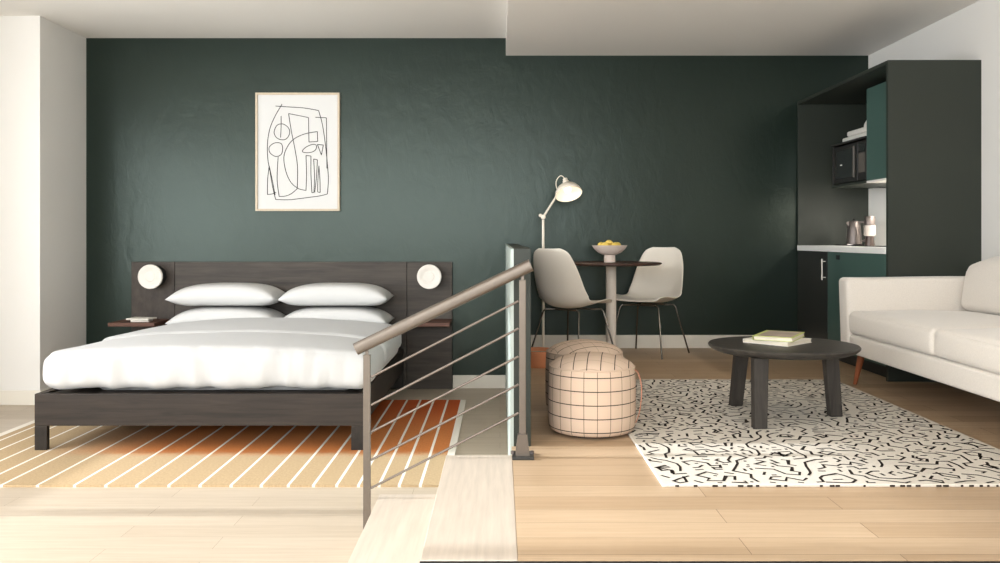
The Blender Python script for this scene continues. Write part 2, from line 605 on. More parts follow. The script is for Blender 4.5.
def stroke(nseg, step, sep, w, turn):
    global sid
    for _ in range(30):
        p = (random.uniform(RX0, RX1), random.uniform(RY0, RY1))
        if inside(p) and free(p, -1, sep):
            break
    else:
        return False
    sid += 1
    pts = [p]
    a = random.uniform(0, 2 * math.pi)
    cells = []
    style = random.random()
    sgn = random.choice((-1, 1))
    a0 = a
    for s in range(nseg):
        sub = None
        for tries in range(7):
            if style < 0.62:
                a1 = a + sgn * random.uniform(0.8, 2.0)
            elif style < 0.8:
                a1 = a + sgn * random.uniform(0.2, 0.6)
            else:
                a1 = a + random.uniform(-turn, turn)
            ln = step * random.uniform(0.6, 1.6)
            m = max(2, int(ln / 0.006))
            cand = []
            for q in range(1, m + 1):
                pt = (pts[-1][0] + math.cos(a1) * ln * q / m, pts[-1][1] + math.sin(a1) * ln * q / m)
                if not inside(pt) or not free(pt, sid, sep):
                    cand = None
                    break
                cand.append(pt)
            if cand:
                sub = cand
                break
            sgn = -sgn if random.random() < 0.5 else sgn
        if not sub:
            break
        a = a1
        if style < 0.62:
            sgn = -sgn if random.random() < 0.7 else sgn
        pts.append(sub[-1])
        cells += sub
    if len(pts) < 2:
        return False
    for c in [pts[0]] + cells:
        occ[cell(c)] = sid
    ribbon(pts, w)
    return True
for _ in range(420):
    stroke(random.randint(6, 11), 0.046, 0.029, 0.0105, 1.5)
for _ in range(600):
    stroke(random.randint(2, 5), 0.036, 0.025, 0.0105, 1.4)
for _ in range(420):
    stroke(1, 0.022, 0.021, 0.0110, 0.8)
# the pattern wraps over the front edge
for i in range(46):
    x = RX0 + 0.02 + i * 0.0325 + random.uniform(-0.006, 0.006)
    if random.random() < 0.62 and x < RX1 - 0.03:
        wd = random.uniform(0.008, 0.022)
        vs = [bm.verts.new(p) for p in ((x, RY0 - 0.0007, 0.002), (x + wd, RY0 - 0.0007, 0.002), (x + wd, RY0 - 0.0007, 0.009), (x, RY0 - 0.0007, 0.009))]
        bm.faces.new(vs).material_index = 1
o = obj('patterned_rug', bm, [M['rugcream'], M['rugblack']], loc=(0, 0, UP))
tag(o, 'cream wool rug covered in short black squiggles under the coffee table', 'rug')
RUGZ = UP + 0.0128

# ------------------------------------------------------------------ bed, headboard, bedding
BX0, BX1, BY0, BY1 = -2.700, -0.792, 5.045, 7.135
bed = thing('platform_bed', 'low dark wood platform bed standing on the striped rug', 'bed', ((BX0 + BX1) / 2, (BY0 + BY1) / 2, RL))
def loc_of(t):
    return t.location
def rel(bm, t):
    bmesh.ops.translate(bm, verts=bm.verts, vec=-Vector(t.location))
    return bm
rz0, rz1 = 0.152, 0.338
obj('front_rail', rel(nbox(BX0, BX1, BY0, BY0 + 0.045, rz0, rz1, 0.003), bed), M['bedwood'], bed)
obj('side_rail', rel(nbox(BX0, BX0 + 0.045, BY0 + 0.0455, BY1, rz0, rz1, 0.003), bed), M['bedwood'], bed)
obj('side_rail', rel(nbox(BX1 - 0.045, BX1, BY0 + 0.0455, BY1, rz0, rz1, 0.003), bed), M['bedwood'], bed)
obj('slat_base', rel(nbox(BX0 + 0.0455, BX1 - 0.0455, BY0 + 0.0455, BY1, 0.285, 0.325), bed), M['bedwood'], bed)
for lx in (BX0, BX1 - 0.072):
    for ly in (BY0, BY1 - 0.036):
        obj('leg', rel(nbox(lx, lx + 0.072, ly, ly + 0.034, RL, rz0 - 0.0003, 0.003), bed), M['bedwood_d'], bed)
bm = softbox(bmesh.new(), BX0 + 0.28, BX1 - 0.09, BY0 + 0.15, BY1 - 0.005, 0.3258, 0.535, 0.05, 0.12)
obj('mattress', rel(bm, bed), M['linen'], bed, True)

def nz3(x, y, z):
    return mnoise.noise(Vector((x, y, z)))
def cavity(p, u):
    if BX0 + 0.085 < p.x < BX1 - 0.045 and p.y > BY0 + 0.085:
        p.z = max(p.z, 0.545)
    return p
def taper(p):
    # the bedding is drawn in towards the head on the window side
    k = max(0.0, ((BX0 + BX1) / 2 - p.x) / ((BX1 - BX0) / 2))
    p.x += 0.15 * k * max(0.0, min(1.0, (p.y - 5.15) / 1.3))
    return p
def duvet_fn(p, u):
    dome = 0.062 * max(0, 1 - u.x * u.x) ** 0.8 * (0.55 + 0.45 * max(0, 1 - u.y * u.y) ** 0.5)
    if u.z > 0:
        p.z += dome * max(0, u.z)
    if u.y < -0.9:         # hanging pleats on the foot end
        k = (1 - u.z) / 2
        p.y += 0.030 * (0.3 + k) * nz3(p.x * 8, 3.1, p.z * 2) + 0.020 * nz3(p.x * 17, 1.0, p.z * 4)
        p.y -= 0.012 * (1 - u.z * u.z)
        p.z += 0.01 * max(0, -u.z) * nz3(p.x * 6, 9.0, 0)
    if abs(u.x) > 0.97:
        p.x += math.copysign(0.02, u.x) * (1 - u.z * u.z) + 0.01 * nz3(p.y * 6, p.z * 3, 4)
    p.z += 0.006 * nz3(p.x * 2.6, p.y * 2.6, 0.7) * (u.z > 0)
    return taper(cavity(p, u))
dv = thing('duvet', 'thick white duvet spread over the dark wood bed, folded back at the head', 'duvet', ((BX0 + BX1) / 2, 5.8, 0.345))
bm = softbox(bmesh.new(), BX0 + 0.030, BX1 + 0.02, BY0 + 0.040, 6.5, 0.352, 0.568, 0.060, 0.03, duvet_fn)
obj('cover', rel(bm, dv), M['linen'], dv, True)
def fold_fn(p, u):
    dome = 0.062 * max(0, 1 - u.x * u.x) ** 0.8
    if u.z > 0:
        p.z += dome * max(0, u.z)
        p.z += 0.005 * nz3(p.x * 3.1, p.y * 3.1, 5.7)
    if u.y < -0.9:
        p.y += 0.006 * nz3(p.x * 3, 7.7, 0.2)
    if abs(u.x) > 0.97:
        p.x += math.copysign(0.02, u.x) * (1 - u.z * u.z)
    return taper(cavity(p, u))
bm = softbox(bmesh.new(), BX0 + 0.015, BX1 + 0.034, 5.63, 6.60, 0.385, 0.583, 0.07, 0.03, fold_fn)
obj('turned_back_fold', rel(bm, dv), M['linen'], dv, True)

def pillow_bm(w, d, t, seed):
    bm = bmesh.new()
    n, m = 36, 22
    vt = {}
    for s in (1, -1):
        for i in range(n + 1):
            for j in range(m + 1):
                u, v = -1 + 2 * i / n, -1 + 2 * j / m
                rim = i in (0, n) or j in (0, m)
                if rim and s == -1:
                    vt[(s, i, j)] = vt[(1, i, j)]
                    continue
                # edges draw in between the corners
                x = u * w / 2 * (1 - 0.05 * (1 - u * u) - 0.055 * abs(u) * (1 - v * v) * 0.6)
                y = v * d / 2 * (1 - 0.07 * (1 - u * u))
                h = t / 2 * (max(0, 1 - abs(u) ** 2.6)) ** 0.55 * (max(0, 1 - abs(v) ** 2.6)) ** 0.52
                h *= 1 + 0.05 * nz3(u * 1.7 + seed, v * 1.7, s)
                cap = {(1, 0): 0.090, (-1, 0): 0.092, (1, 1): 0.084, (-1, 1): 0.072}[(s, seed % 2)]
                h = cap * math.tanh((h / cap) ** 1.5) ** (1 / 1.5) if h > 0 else 0
                z = s * h - 0.030 * abs(u) ** 3
                vt[(s, i, j)] = bm.verts.new((x, y, z))
    for s in (1, -1):
        for i in range(n):
            for j in range(m):
                q = [vt[(s, i, j)], vt[(s, i + 1, j)], vt[(s, i + 1, j + 1)], vt[(s, i, j + 1)]]
                bm.faces.new(q)
    return bm
PZ = 0.648
def pillow(x, z, seed, label, rz=0.0):
    o = obj('pillow', pillow_bm(0.842, 0.47, 0.25, seed), M['pillow'], None, True, loc=(x, 6.885, z), rot=(0, 0, rz))
    return tag(o, label, 'pillow', 'white pillows on the bed')
pillow(-2.142, 0.618, 1, 'white pillow at the bottom of the left pillow stack on the bed', 0.01)
pillow(-2.142, 0.800, 2, 'white pillow on top of the left pillow stack, below the framed drawing', -0.008)
pillow(-1.284, 0.618, 3, 'white pillow at the bottom of the right pillow stack on the bed', -0.012)
pillow(-1.284, 0.800, 4, 'white pillow on top of the right pillow stack nearer the railing', 0.006)

hb = thing('headboard', 'wide dark wood panel headboard with two floating bedside shelves on the green wall', 'headboard', (-1.712, 7.17, 0))
HX0, HX1, HZ = -3.03, -0.394, 1.045
obj('center_panel', rel(nbox(-2.672, -0.767, 7.150, 7.199, 0.0, HZ, 0.002), hb), M['headwood'], hb)
obj('side_panel', rel(nbox(HX0, -2.675, 7.150, 7.199, 0.0, HZ, 0.002), hb), M['headwood_d'], hb)
obj('side_panel', rel(nbox(-0.764, HX1, 7.150, 7.199, 0.0, HZ, 0.002), hb), M['headwood'], hb)
SHZ = 0.577
obj('bedside_shelf', rel(nbox(-3.075, -2.71, 6.82, 7.1495, SHZ - 0.03, SHZ, 0.003), hb), M['shelfwood'], hb)
obj('bedside_shelf', rel(nbox(-0.75, HX1, 6.82, 7.1495, SHZ - 0.03, SHZ, 0.003), hb), M['shelfwood'], hb)

def sconce(x, z, label):
    t = thing('wall_sconce', label, 'wall lamp', (x, 7.15, z), 0, 'disc wall lamps on the headboard')
    obj('lamp_body', lathe(bmesh.new(), [(0.086, 0.0), (0.086, 0.095), (0.07, 0.105)], 40, axis=(0, -1, 0)), M['blackmetal'], t, 'auto')
    pr = [(0.03, 0.1052), (0.095, 0.1052), (0.099, 0.110), (0.099, 0.126), (0.095, 0.131), (0.062, 0.131), (0.058, 0.128), (0.040, 0.128), (0.037, 0.132), (0, 0.133)]
    obj('lamp_disc', lathe(bmesh.new(), pr, 48, axis=(0, -1, 0)), M['alabaster'], t, 'auto')
    return t
sconce(-2.826, 0.929, 'round white disc wall lamp at the left end of the headboard')
sconce(-0.572, 0.929, 'round white disc wall lamp at the right end of the headboard above railing')

bm = nbox(-0.078, 0.062, -0.055, 0.055, 0.0, 0.016, 0.004)
tag(obj('notepad', bm, M['bookwhite'], loc=(-2.845, 6.93, SHZ + 0.0006), rot=(0, 0, R(4))), 'small white pad lying on the left bedside shelf under a wider pad', 'notepad')
bm = nbox(-0.098, 0.09, -0.07, 0.07, 0.0, 0.012, 0.004)
tag(obj('notepad', bm, M['bookwhite'], loc=(-2.852, 6.93, SHZ + 0.0172), rot=(0, 0, R(-6))), 'wider white pad on top of a small pad on the left bedside shelf', 'notepad')

# ------------------------------------------------------------------ framed drawing
PX0, PX1, PZ0, PZ1 = -2.016, -1.322, 1.465, 2.440
art = thing('framed_drawing', 'abstract black line drawing in a thin pale wood frame over the bed', 'picture', ((PX0 + PX1) / 2, YB, (PZ0 + PZ1) / 2))
bm = bmesh.new()
fw = 0.017
for a in ((PX0, PX0 + fw, PZ0, PZ1), (PX1 - fw, PX1, PZ0, PZ1), (PX0 + fw, PX1 - fw, PZ0, PZ0 + fw), (PX0 + fw, PX1 - fw, PZ1 - fw, PZ1)):
    box(bm, a[0], a[1], 7.166, 7.1995, a[2], a[3], 0.001)
obj('frame', rel(bm, art), M['frame'], art)
bm = bmesh.new()
box(bm, PX0 + fw, PX1 - fw, 7.180, 7.1995, PZ0 + fw, PZ1 - fw)
obj('paper', rel(bm, art), M['paper'], art)
def cr(pts, closed=False, n=7):
    out = []
    P = [Vector(p) for p in pts]
    m = len(P)
    rng = range(m if closed else m - 1)
    for i in rng:
        p1, p2 = P[i % m], P[(i + 1) % m]
        p0 = P[(i - 1) % m] if (closed or i > 0) else p1
        p3 = P[(i + 2) % m] if (closed or i + 2 < m) else p2
        for k in range(n):
            t = k / n
            out.append(0.5 * ((2 * p1) + (p2 - p0) * t + (2 * p0 - 5 * p1 + 4 * p2 - p3) * t * t + (3 * p1 - p0 - 3 * p2 + p3) * t ** 3))
    out.append(P[0] if closed else P[-1])
    return out
lines = [
    [(184, 106), (240, 110), (300, 114), (357, 124)],
    [(210, 98), (180, 150), (160, 200), (151, 260), (153, 320), (160, 360), (172, 430), (184, 480)],
    [(184, 480), (240, 481), (300, 474), (360, 466), (392, 458)],
    [(357, 124), (372, 180), (384, 260), (392, 340), (396, 400), (392, 458)],
    [(151, 460), (152, 400), (158, 345)], [(158, 345), (170, 400), (182, 462)],
    [(151, 460), (170, 458), (186, 452)],
    [(236, 136), (316, 152)], [(236, 136), (248, 210), (262, 280), (272, 350), (271, 436)],
    [(271, 436), (250, 455), (225, 466), (198, 468)], [(198, 468), (190, 400), (194, 310)],
    [(316, 152), (318, 250)], [(318, 250), (353, 248)], [(353, 248), (352, 208)],
    [(352, 208), (300, 218), (255, 240), (228, 275), (217, 315), (226, 370), (246, 412), (275, 436), (306, 444)],
    [(306, 444), (308, 380), (306, 304)], [(306, 304), (326, 306)], [(326, 306), (326, 380), (330, 453)], [(330, 453), (338, 452)],
    [(338, 452), (340, 390), (337, 318)], [(337, 318), (352, 321)], [(352, 321), (348, 390), (341, 452)],
    [(358, 345), (354, 400), (353, 450)], [(353, 450), (363, 452)], [(363, 452), (362, 400), (358, 345)],
    [(344, 151), (388, 153)], [(388, 153), (389, 240), (390, 356)],
    [(206, 146), (206, 190), (204, 232)],
    [(352, 260), (376, 262)], [(376, 262), (368, 302)], [(368, 302), (352, 260)],
]
closed = [
    [(178, 208), (190, 183), (214, 178), (236, 194), (240, 216), (226, 238), (202, 240), (184, 228)],
    [(160, 268), (180, 254), (206, 256), (212, 278), (206, 300), (186, 308), (166, 298), (158, 284)],
    [(291, 288), (304, 272), (330, 260), (346, 262), (347, 276), (336, 288), (312, 293)],
]
bm = bmesh.new()
def art_pt(c):
    return Vector((PX0 + (c[0] - 104) / 338 * (PX1 - PX0), 7.1795, PZ1 - (c[1] - 53) / 473 * (PZ1 - PZ0)))
for L, cl in [(l, False) for l in lines] + [(l, True) for l in closed]:
    pts = [art_pt(p) for p in (cr([(a, b, 0) for a, b in L], cl))]
    tube(bm, pts, 0.0031, 6)
obj('line_drawing', rel(bm, art), M['ink'], art)

# ------------------------------------------------------------------ railing
RY = 3.60
def P(px, py, Y=RY):
    """point at depth Y seen at that place of the photograph"""
    return Vector(((px - 500) * Y / 870, Y, CAM_H - (py - 238) * Y / 870))
rail = thing('stair_railing', 'brown steel stair railing with sloping handrail and five thin rods', 'railing', (-0.22, RY, 0))
a, b = P(356, 349), P(531, 265)
bm = bmesh.new()
d = (b - a).normalized()
s = Vector((0, 1, 0))
n = d.cross(s).normalized()
if n.z < 0:
    n = -n
prof = []
for (sx, sy) in ((1, 1), (-1, 1), (-1, -1), (1, -1)):
    for k in range(5):
        t = k / 4 * math.pi / 2
        base = {(1, 1): 0, (-1, 1): 90, (-1, -1): 180, (1, -1): 270}[(sx, sy)]
        ang = R(base) + t
        prof.append((sx * 0.009 + 0.014 * math.cos(ang), sy * 0.011 + 0.0145 * math.sin(ang)))
prism(bm, [a + s * x + n * y for x, y in prof], [b + s * x + n * y for x, y in prof])
obj('handrail', rel(bm, rail), M['steel'], rail, 'auto')
def rail_z(x):
    return a.z + (b.z - a.z) * (x - a.x) / (b.x - a.x)
def post(px, z0, w=0.029):
    x = (px - 500) * RY / 870
    bm = nbox(x - w / 2, x + w / 2, RY - 0.008, RY + 0.008, z0, rail_z(x) - 0.045, 0.002)
    o = obj('post', rel(bm, rail), M['steel'], rail)
    c = obj('post_pin', rel(nbox(x - 0.006, x + 0.006, RY - 0.006, RY + 0.006, rail_z(x) - 0.0449, rail_z(x) - 0.02), rail), M['steel'], o)
    return x
xlo = post(367, 0.001, 0.030)
xup = post(522.5, UP + 0.012, 0.028)
for y0, y1 in ((377, 301), (405, 328.5), (432, 356.5), (460, 384.5), (488, 413)):
    p0, p1 = P(371, y0), P(518.5, y1)
    obj('rod', rel(tube(bmesh.new(), [p0, p1], 0.0050, 10), rail), M['rod'], rail, 'auto')
bm = bmesh.new()
x = xup
prism(bm, [Vector((x - 0.03, RY - 0.014, UP + 0.012)), Vector((x + 0.03, RY - 0.014, UP + 0.012)), Vector((x + 0.03, RY + 0.014, UP + 0.012)), Vector((x - 0.03, RY + 0.014, UP + 0.012))],
      [Vector((x - 0.019, RY - 0.014, UP + 0.10)), Vector((x + 0.019, RY - 0.014, UP + 0.10)), Vector((x + 0.019, RY + 0.014, UP + 0.10)), Vector((x - 0.019, RY + 0.014, UP + 0.10))])
obj('post_bracket', rel(bm, rail), M['steel'], rail)
obj('base_plate', rel(nbox(x - 0.043, x + 0.047, RY - 0.04, RY + 0.075, UP + 0.0005, UP + 0.012, 0.002), rail), M['shoe'], rail)
for sx in (-0.04, 0.04):
    obj('bolt', rel(lathe(bmesh.new(), [(0.009, 0), (0.009, 0.010), (0.006, 0.013)], 6, (x + sx, RY + 0.02, UP + 0.0122)), rail), M['steelk'], rail)

# ------------------------------------------------------------------ dining corner
FX = UP
tbl = thing('dining_table', 'small round dark dining table on a cream column against the green wall', 'table', (0.842, 6.60, FX))
obj('table_top', lathe(bmesh.new(), [(0, 0.706), (0.365, 0.706), (0.380, 0.717), (0.380, 0.723), (0.376, 0.726), (0, 0.726)], 64, cap=False), M['dtop'], tbl, 'auto')
obj('column', lathe(bmesh.new(), [(0.039, 0.0125), (0.039, 0.7055)], 32), M['pole'], tbl, 'auto')
obj('base', lathe(bmesh.new(), [(0.10, 0.0), (0.10, 0.008), (0.09, 0.012), (0, 0.012)], 48), M['pole'], tbl, 'auto')
TZ = FX + 0.7265

bowl = thing('footed_bowl', 'blush footed bowl of yellow fruit on the round dining table', 'bowl', (0.831, 6.60, TZ))
obj('bowl_foot', lathe(bmesh.new(), [(0.043, 0), (0.043, 0.052), (0.040, 0.0545)], 32), M['bowl'], bowl, 'auto')
prof = [(0.0, 0.055), (0.05, 0.055), (0.085, 0.072), (0.115, 0.098), (0.135, 0.128), (0.131, 0.128), (0.120, 0.115), (0.09, 0.100), (0.05, 0.095), (0, 0.094)]
obj('bowl_cup', lathe(bmesh.new(), prof, 48, cap=False), M['bowl'], bowl, 'auto')
def fruit(x, y, z, rz, tilt, label, s=1.0):
    bm = bmesh.new()
    pr = [(0, -0.043), (0.008, -0.040), (0.018, -0.033), (0.027, -0.018), (0.030, 0.0), (0.027, 0.018), (0.018, 0.033), (0.009, 0.041), (0.004, 0.046), (0, 0.047)]
    lathe(bm, [(r * s, q * s) for r, q in pr], 20)
    o = obj('lemon', bm, M['lemon'], None, True, loc=(0.831 + x, 6.60 + y, TZ + z), rot=(R(90) + tilt, 0, rz))
    return tag(o, label, 'fruit', 'yellow fruit in the footed bowl')
for k_, where in enumerate(('at the right of the footed bowl', 'at the back right of the footed bowl', 'at the back left of the footed bowl', 'at the left of the footed bowl', 'at the front of the footed bowl')):
    an = R(18 + 72 * k_)
    fruit(0.066 * math.cos(an), 0.066 * math.sin(an), 0.127, an, 0.0, 'yellow lemon ' + where + ' below the topmost one', 0.85)
fruit(-0.004, 0.0, 0.149, R(70), 0.05, 'topmost yellow lemon heaped in the middle of the footed bowl', 0.66)

# shell chairs
def shell_bm():
    bm = bmesh.new()
    ctrl = [(0.235, 0.425), (0.20, 0.440), (0.12, 0.436), (0.02, 0.416), (-0.08, 0.404), (-0.158, 0.424), (-0.208, 0.495), (-0.232, 0.60), (-0.252, 0.70), (-0.272, 0.80), (-0.278, 0.835)]
    wid = [0.185, 0.212, 0.226, 0.232, 0.234, 0.233, 0.228, 0.216, 0.198, 0.160, 0.095]
    lift = [0.010, 0.020, 0.030, 0.040, 0.058, 0.085, 0.085, 0.065, 0.045, 0.026, 0.015]
    P3 = cr([(x, z, 0) for x, z in ctrl], False, 4)
    def interp(arr):
        out = cr([(v, 0, 0) for v in arr], False, 4)
        return [v.x for v in out]
    W, Lf = interp(wid), interp(lift)
    n = len(P3)
    m = 16
    rows = []
    for i in range(n):
        a_, b_ = P3[max(0, i - 1)], P3[min(n - 1, i + 1)]
        t = (b_ - a_).normalized()          # towards the top of the back
        nrm = Vector((t.y, -t.x))            # inward (up over the seat, forward on the back)
        if nrm.y < 0 and i < n * 0.4:
            nrm = -nrm
        if i >= n * 0.4 and nrm.x < 0:
            nrm = -nrm
        row = []
        for j in range(m + 1):
            v = -1 + 2 * j / m
            l = Lf[i] * abs(v) ** 2.4
            row.append(bm.verts.new((P3[i].x + nrm.x * l, W[i] * v, P3[i].y + nrm.y * l)))
        rows.append(row)
    for i in range(n - 1):
        for j in range(m):
            bm.faces.new((rows[i][j], rows[i + 1][j], rows[i + 1][j + 1], rows[i][j + 1]))
    return bm
def make_chair(loc, rz, label):
    t = thing('shell_chair', label, 'chair', loc, rz, 'shell chairs at the dining table')
    o = obj('shell', shell_bm(), M['chairshell'], t, True)
    sm = o.modifiers.new('Solidify', 'SOLIDIFY')
    sm.thickness = 0.009
    sm.offset = 0
    subsurf(o, 1)
    for sx, tx in ((0.235, 0.15), (-0.235, -0.13)):
        for sy in (-1, 1):
            pts = [(tx * 0.6, sy * 0.10, 0.388), (tx, sy * 0.150, 0.388), (tx + (sx - tx) * 0.06, sy * 0.165, 0.371), (sx, sy * 0.235, 0.002)]
            obj('leg', tube(bmesh.new(), pts, 0.0065, 10), M['chrome'], t, 'auto')
    bm = bmesh.new()
    tube(bm, [(0.09, -0.10, 0.388), (0.09, 0.10, 0.388)], 0.006, 8)
    obj('under_brace', bm, M['chrome'], t, 'auto')
    bm = bmesh.new()
    tube(bm, [(-0.078, -0.10, 0.388), (-0.078, 0.10, 0.388)], 0.006, 8)
    obj('under_brace', bm, M['chrome'], t, 'auto')
    return t
ch = make_chair((0.532, 6.385, FX), R(47), 'cream shell chair seen from behind, left of the dining table')
copy_thing(ch, (1.165, 6.83, FX), R(233), 'cream shell chair turned towards the room, right of the dining table')

# floor lamp
LX, LY = 0.337, 6.78
lamp = thing('floor_lamp', 'cream jointed floor lamp with lit dome shade behind the left shell chair', 'floor lamp', (LX, LY, FX))
lz = lambda py: CAM_H - (py - 238) * LY / 870 - FX
lx = lambda px: (px - 500) * LY / 870 - LX
obj('base', lathe(bmesh.new(), [(0.10, 0), (0.10, 0.012), (0.09, 0.018), (0.02, 0.020)], 40), M['cream'], lamp, 'auto')
zj = lz(217)
obj('pole', tube(bmesh.new(), [(0, 0, 0.0205), (0, 0, zj - 0.02)], 0.0105, 14), M['cream'], lamp, 'auto')
bm = bmesh.new()
lathe(bm, [(0.014, -0.022), (0.018, -0.019), (0.018, 0.019), (0.014, 0.022)], 20, (0, 0, zj), axis=(0, 1, 0))
obj('joint', bm, M['cream'], lamp, 'auto')
bm = bmesh.new()
lathe(bm, [(0.010, -0.016), (0.013, -0.014), (0.013, 0.014), (0.010, 0.016)], 16, (-0.022, 0, zj + 0.012), axis=(0, 1, 0))
obj('knob', bm, M['cream'], lamp, 'auto')
sx_, sz_ = lx(558.5), lz(193)
obj('arm', tube(bmesh.new(), [(0.010, 0, zj + 0.015), (sx_, 0.01, sz_)], 0.0085, 12), M['cream'], lamp, 'auto')
ax = Vector((0.16, -0.50, -0.85)).normalized()       # where the shade points
sc0 = Vector((lx(566), -0.03, lz(184.5)))               # crown of the dome
def shade_profile(off=0.0):
    return [(0.022 - off, 0.0 + off), (0.050 - off, 0.010 + off), (0.078 - off, 0.032 + off), (0.098 - off, 0.062 + off), (0.107 - off, 0.094)]
bm = bmesh.new()
pr = [(0, 0.0)] + shade_profile()
lathe(bm, pr + [(0.1055, 0.0945)], 48, sc0, cap=False, axis=ax)
obj('lamp_shade', bm, M['cream'], lamp, True)
bm = bmesh.new()
lathe(bm, [(0, 0.004)] + shade_profile(0.003), 48, sc0, cap=False, axis=ax)
obj('shade_lining', bm, M['shade_in'], lamp, True)
bm = bmesh.new()
lathe(bm, [(0, 0.018), (0.018, 0.024), (0.030, 0.045), (0.026, 0.066), (0.012, 0.078), (0, 0.08)], 24, sc0, cap=False, axis=ax)
obj('bulb', bm, M['bulb'], lamp, True)
bm = bmesh.new()
lathe(bm, [(0.023, 0.004), (0.023, -0.028), (0.018, -0.034), (0.018, -0.05), (0.010, -0.056), (0, -0.057)], 24, sc0, axis=ax)
obj('socket', bm, M['cream'], lamp, 'auto')
e0 = sc0 - ax * 0.055
pts = cr([e0, e0 + Vector((-0.03, 0, 0.022)), e0 + Vector((-0.060, 0.004, -0.005)), e0 + Vector((-0.068, 0.01, -0.05)), Vector((sx_, 0.01, sz_ - 0.005))], False, 6)
obj('cord', tube(bmesh.new(), pts, 0.0038, 8), M['cream'], lamp, 'auto')

# low terracotta pot behind the poufs
pot = thing('terracotta_pot', 'low round terracotta pot on the floor between divider and checked pouf', 'pot', (0.272, 6.20, FX))
obj('pot_wall', lathe(bmesh.new(), [(0.0, 0.0), (0.125, 0.0), (0.133, 0.02), (0.138, 0.095), (0.128, 0.095), (0.122, 0.02), (0, 0.02)], 48, cap=False), M['terracotta'], pot, 'auto')
obj('pot_rim', lathe(bmesh.new(), [(0.128, 0.0955), (0.142, 0.0955), (0.142, 0.115), (0.126, 0.115), (0.126, 0.0955)], 48, cap=False), M['terracotta'], pot, 'auto')
obj('soil', lathe(bmesh.new(), [(0, 0.02), (0.120, 0.021), (0.1215, 0.09), (0, 0.098)], 40, cap=False), M['pages'], pot, True)

# ------------------------------------------------------------------ poufs
def make_pouf(loc, rz, label, strap):
    t = thing('pouf', label, 'pouf', loc, rz, 'checked drum poufs')
    prof = [(0, 0.0135), (0.182, 0.0135), (0.194, 0.019), (0.2015, 0.034), (0.2045, 0.08), (0.2055, 0.16), (0.2045, 0.25), (0.202, 0.295), (0.198, 0.311), (0.188, 0.325), (0.165, 0.340), (0.13, 0.354), (0.08, 0.366), (0.03, 0.370), (0, 0.371)]
    o = obj('cushion', lathe(bmesh.new(), prof, 72, cap=False), M['check'], t, True)
    obj('base', lathe(bmesh.new(), [(0.143, 0.0), (0.143, 0.0132)], 48), M['blackmetal'], t, 'auto')
    pp = [(0.198 * math.cos(2 * math.pi * i / 72), 0.198 * math.sin(2 * math.pi * i / 72), 0.312) for i in range(72)]
    obj('piping', tube(bmesh.new(), pp, 0.0042, 8, closed=True), mat_pipe, t, True)
    if strap:
        bm = bmesh.new()
        # leather loop standing off the side
        path = cr([(0.2, 0, 0.300), (0.217, 0, 0.285), (0.231, 0, 0.235), (0.232, 0, 0.17), (0.222, 0, 0.10), (0.206, 0, 0.055)], False, 6)
        L = []
        for i, p in enumerate(path):
            q0, q1 = path[max(0, i - 1)], path[min(len(path) - 1, i + 1)]
            tt = (q1 - q0).normalized()
            nn = Vector((tt.z, 0, -tt.x)) * 0.002
            L.append([bm.verts.new(p + nn * sa + Vector((0, sb * 0.009, 0))) for sa, sb in ((1, 1), (1, -1), (-1, -1), (-1, 1))])
        for A, B in zip(L, L[1:]):
            for k in range(4):
                bm.faces.new((A[k], A[(k + 1) % 4], B[(k + 1) % 4], B[k]))
        bm.faces.new(L[0])
        bm.faces.new(L[-1])
        obj('strap', bm, M['leather'], t, 'auto')
    return t
mat_pipe = mat('pouf_piping_cloth', rgb(202, 178, 157), 0.9)
pf = make_pouf((0.4315, 4.09, FX), R(-16), 'checked cream drum pouf in front, its leather strap towards the rug', True)
copy_thing(pf, (0.446, 4.60, FX), R(100), 'checked cream drum pouf behind, half hidden by the front pouf')

# ------------------------------------------------------------------ coffee table and books
ct = thing('coffee_table', 'round black wood coffee table on three slab legs on the patterned rug', 'coffee table', (1.425, 4.385, RUGZ))
zt = CAM_H - (344 - 238) * 4.385 / 870 - RUGZ
obj('table_top', lathe(bmesh.new(), [(0, zt - 0.036), (0.325, zt - 0.036), (0.350, zt - 0.026), (0.364, zt - 0.014), (0.367, zt - 0.006), (0.363, zt), (0, zt)], 72, cap=False), M['tablewood'], ct, 'auto')
for fx, fy, tx, ty in ((1.262, 4.66, 1.285, 4.62), (1.222, 4.10, 1.236, 4.14), (1.686, 4.38, 1.660, 4.38)):
    fx, fy, tx, ty = fx - 1.425, fy - 4.385, tx - 1.425, ty - 4.385
    hw, ht = 0.0345, 0.022
    ang = math.atan2(fy, fx)
    # slab faces turn mostly to the room
    u_ = Vector((1, 0.12, 0)).normalized()
    v_ = Vector((-u_.y, u_.x, 0))
    def ring(cx, cy, z, k):
        c_ = Vector((cx, cy, z))
        return [c_ - u_ * hw * k - v_ * ht, c_ + u_ * hw * k - v_ * ht, c_ + u_ * hw * k + v_ * ht, c_ - u_ * hw * k + v_ * ht]
    bm = prism(bmesh.new(), ring(fx, fy, 0.0005, 0.92), ring(tx, ty, zt - 0.0365, 1.06))
    bmesh.ops.bevel(bm, geom=bm.edges[:], offset=0.003, segments=2, affect='EDGES')
    obj('leg', bm, M['tableleg'], ct)
CTZ = RUGZ + zt
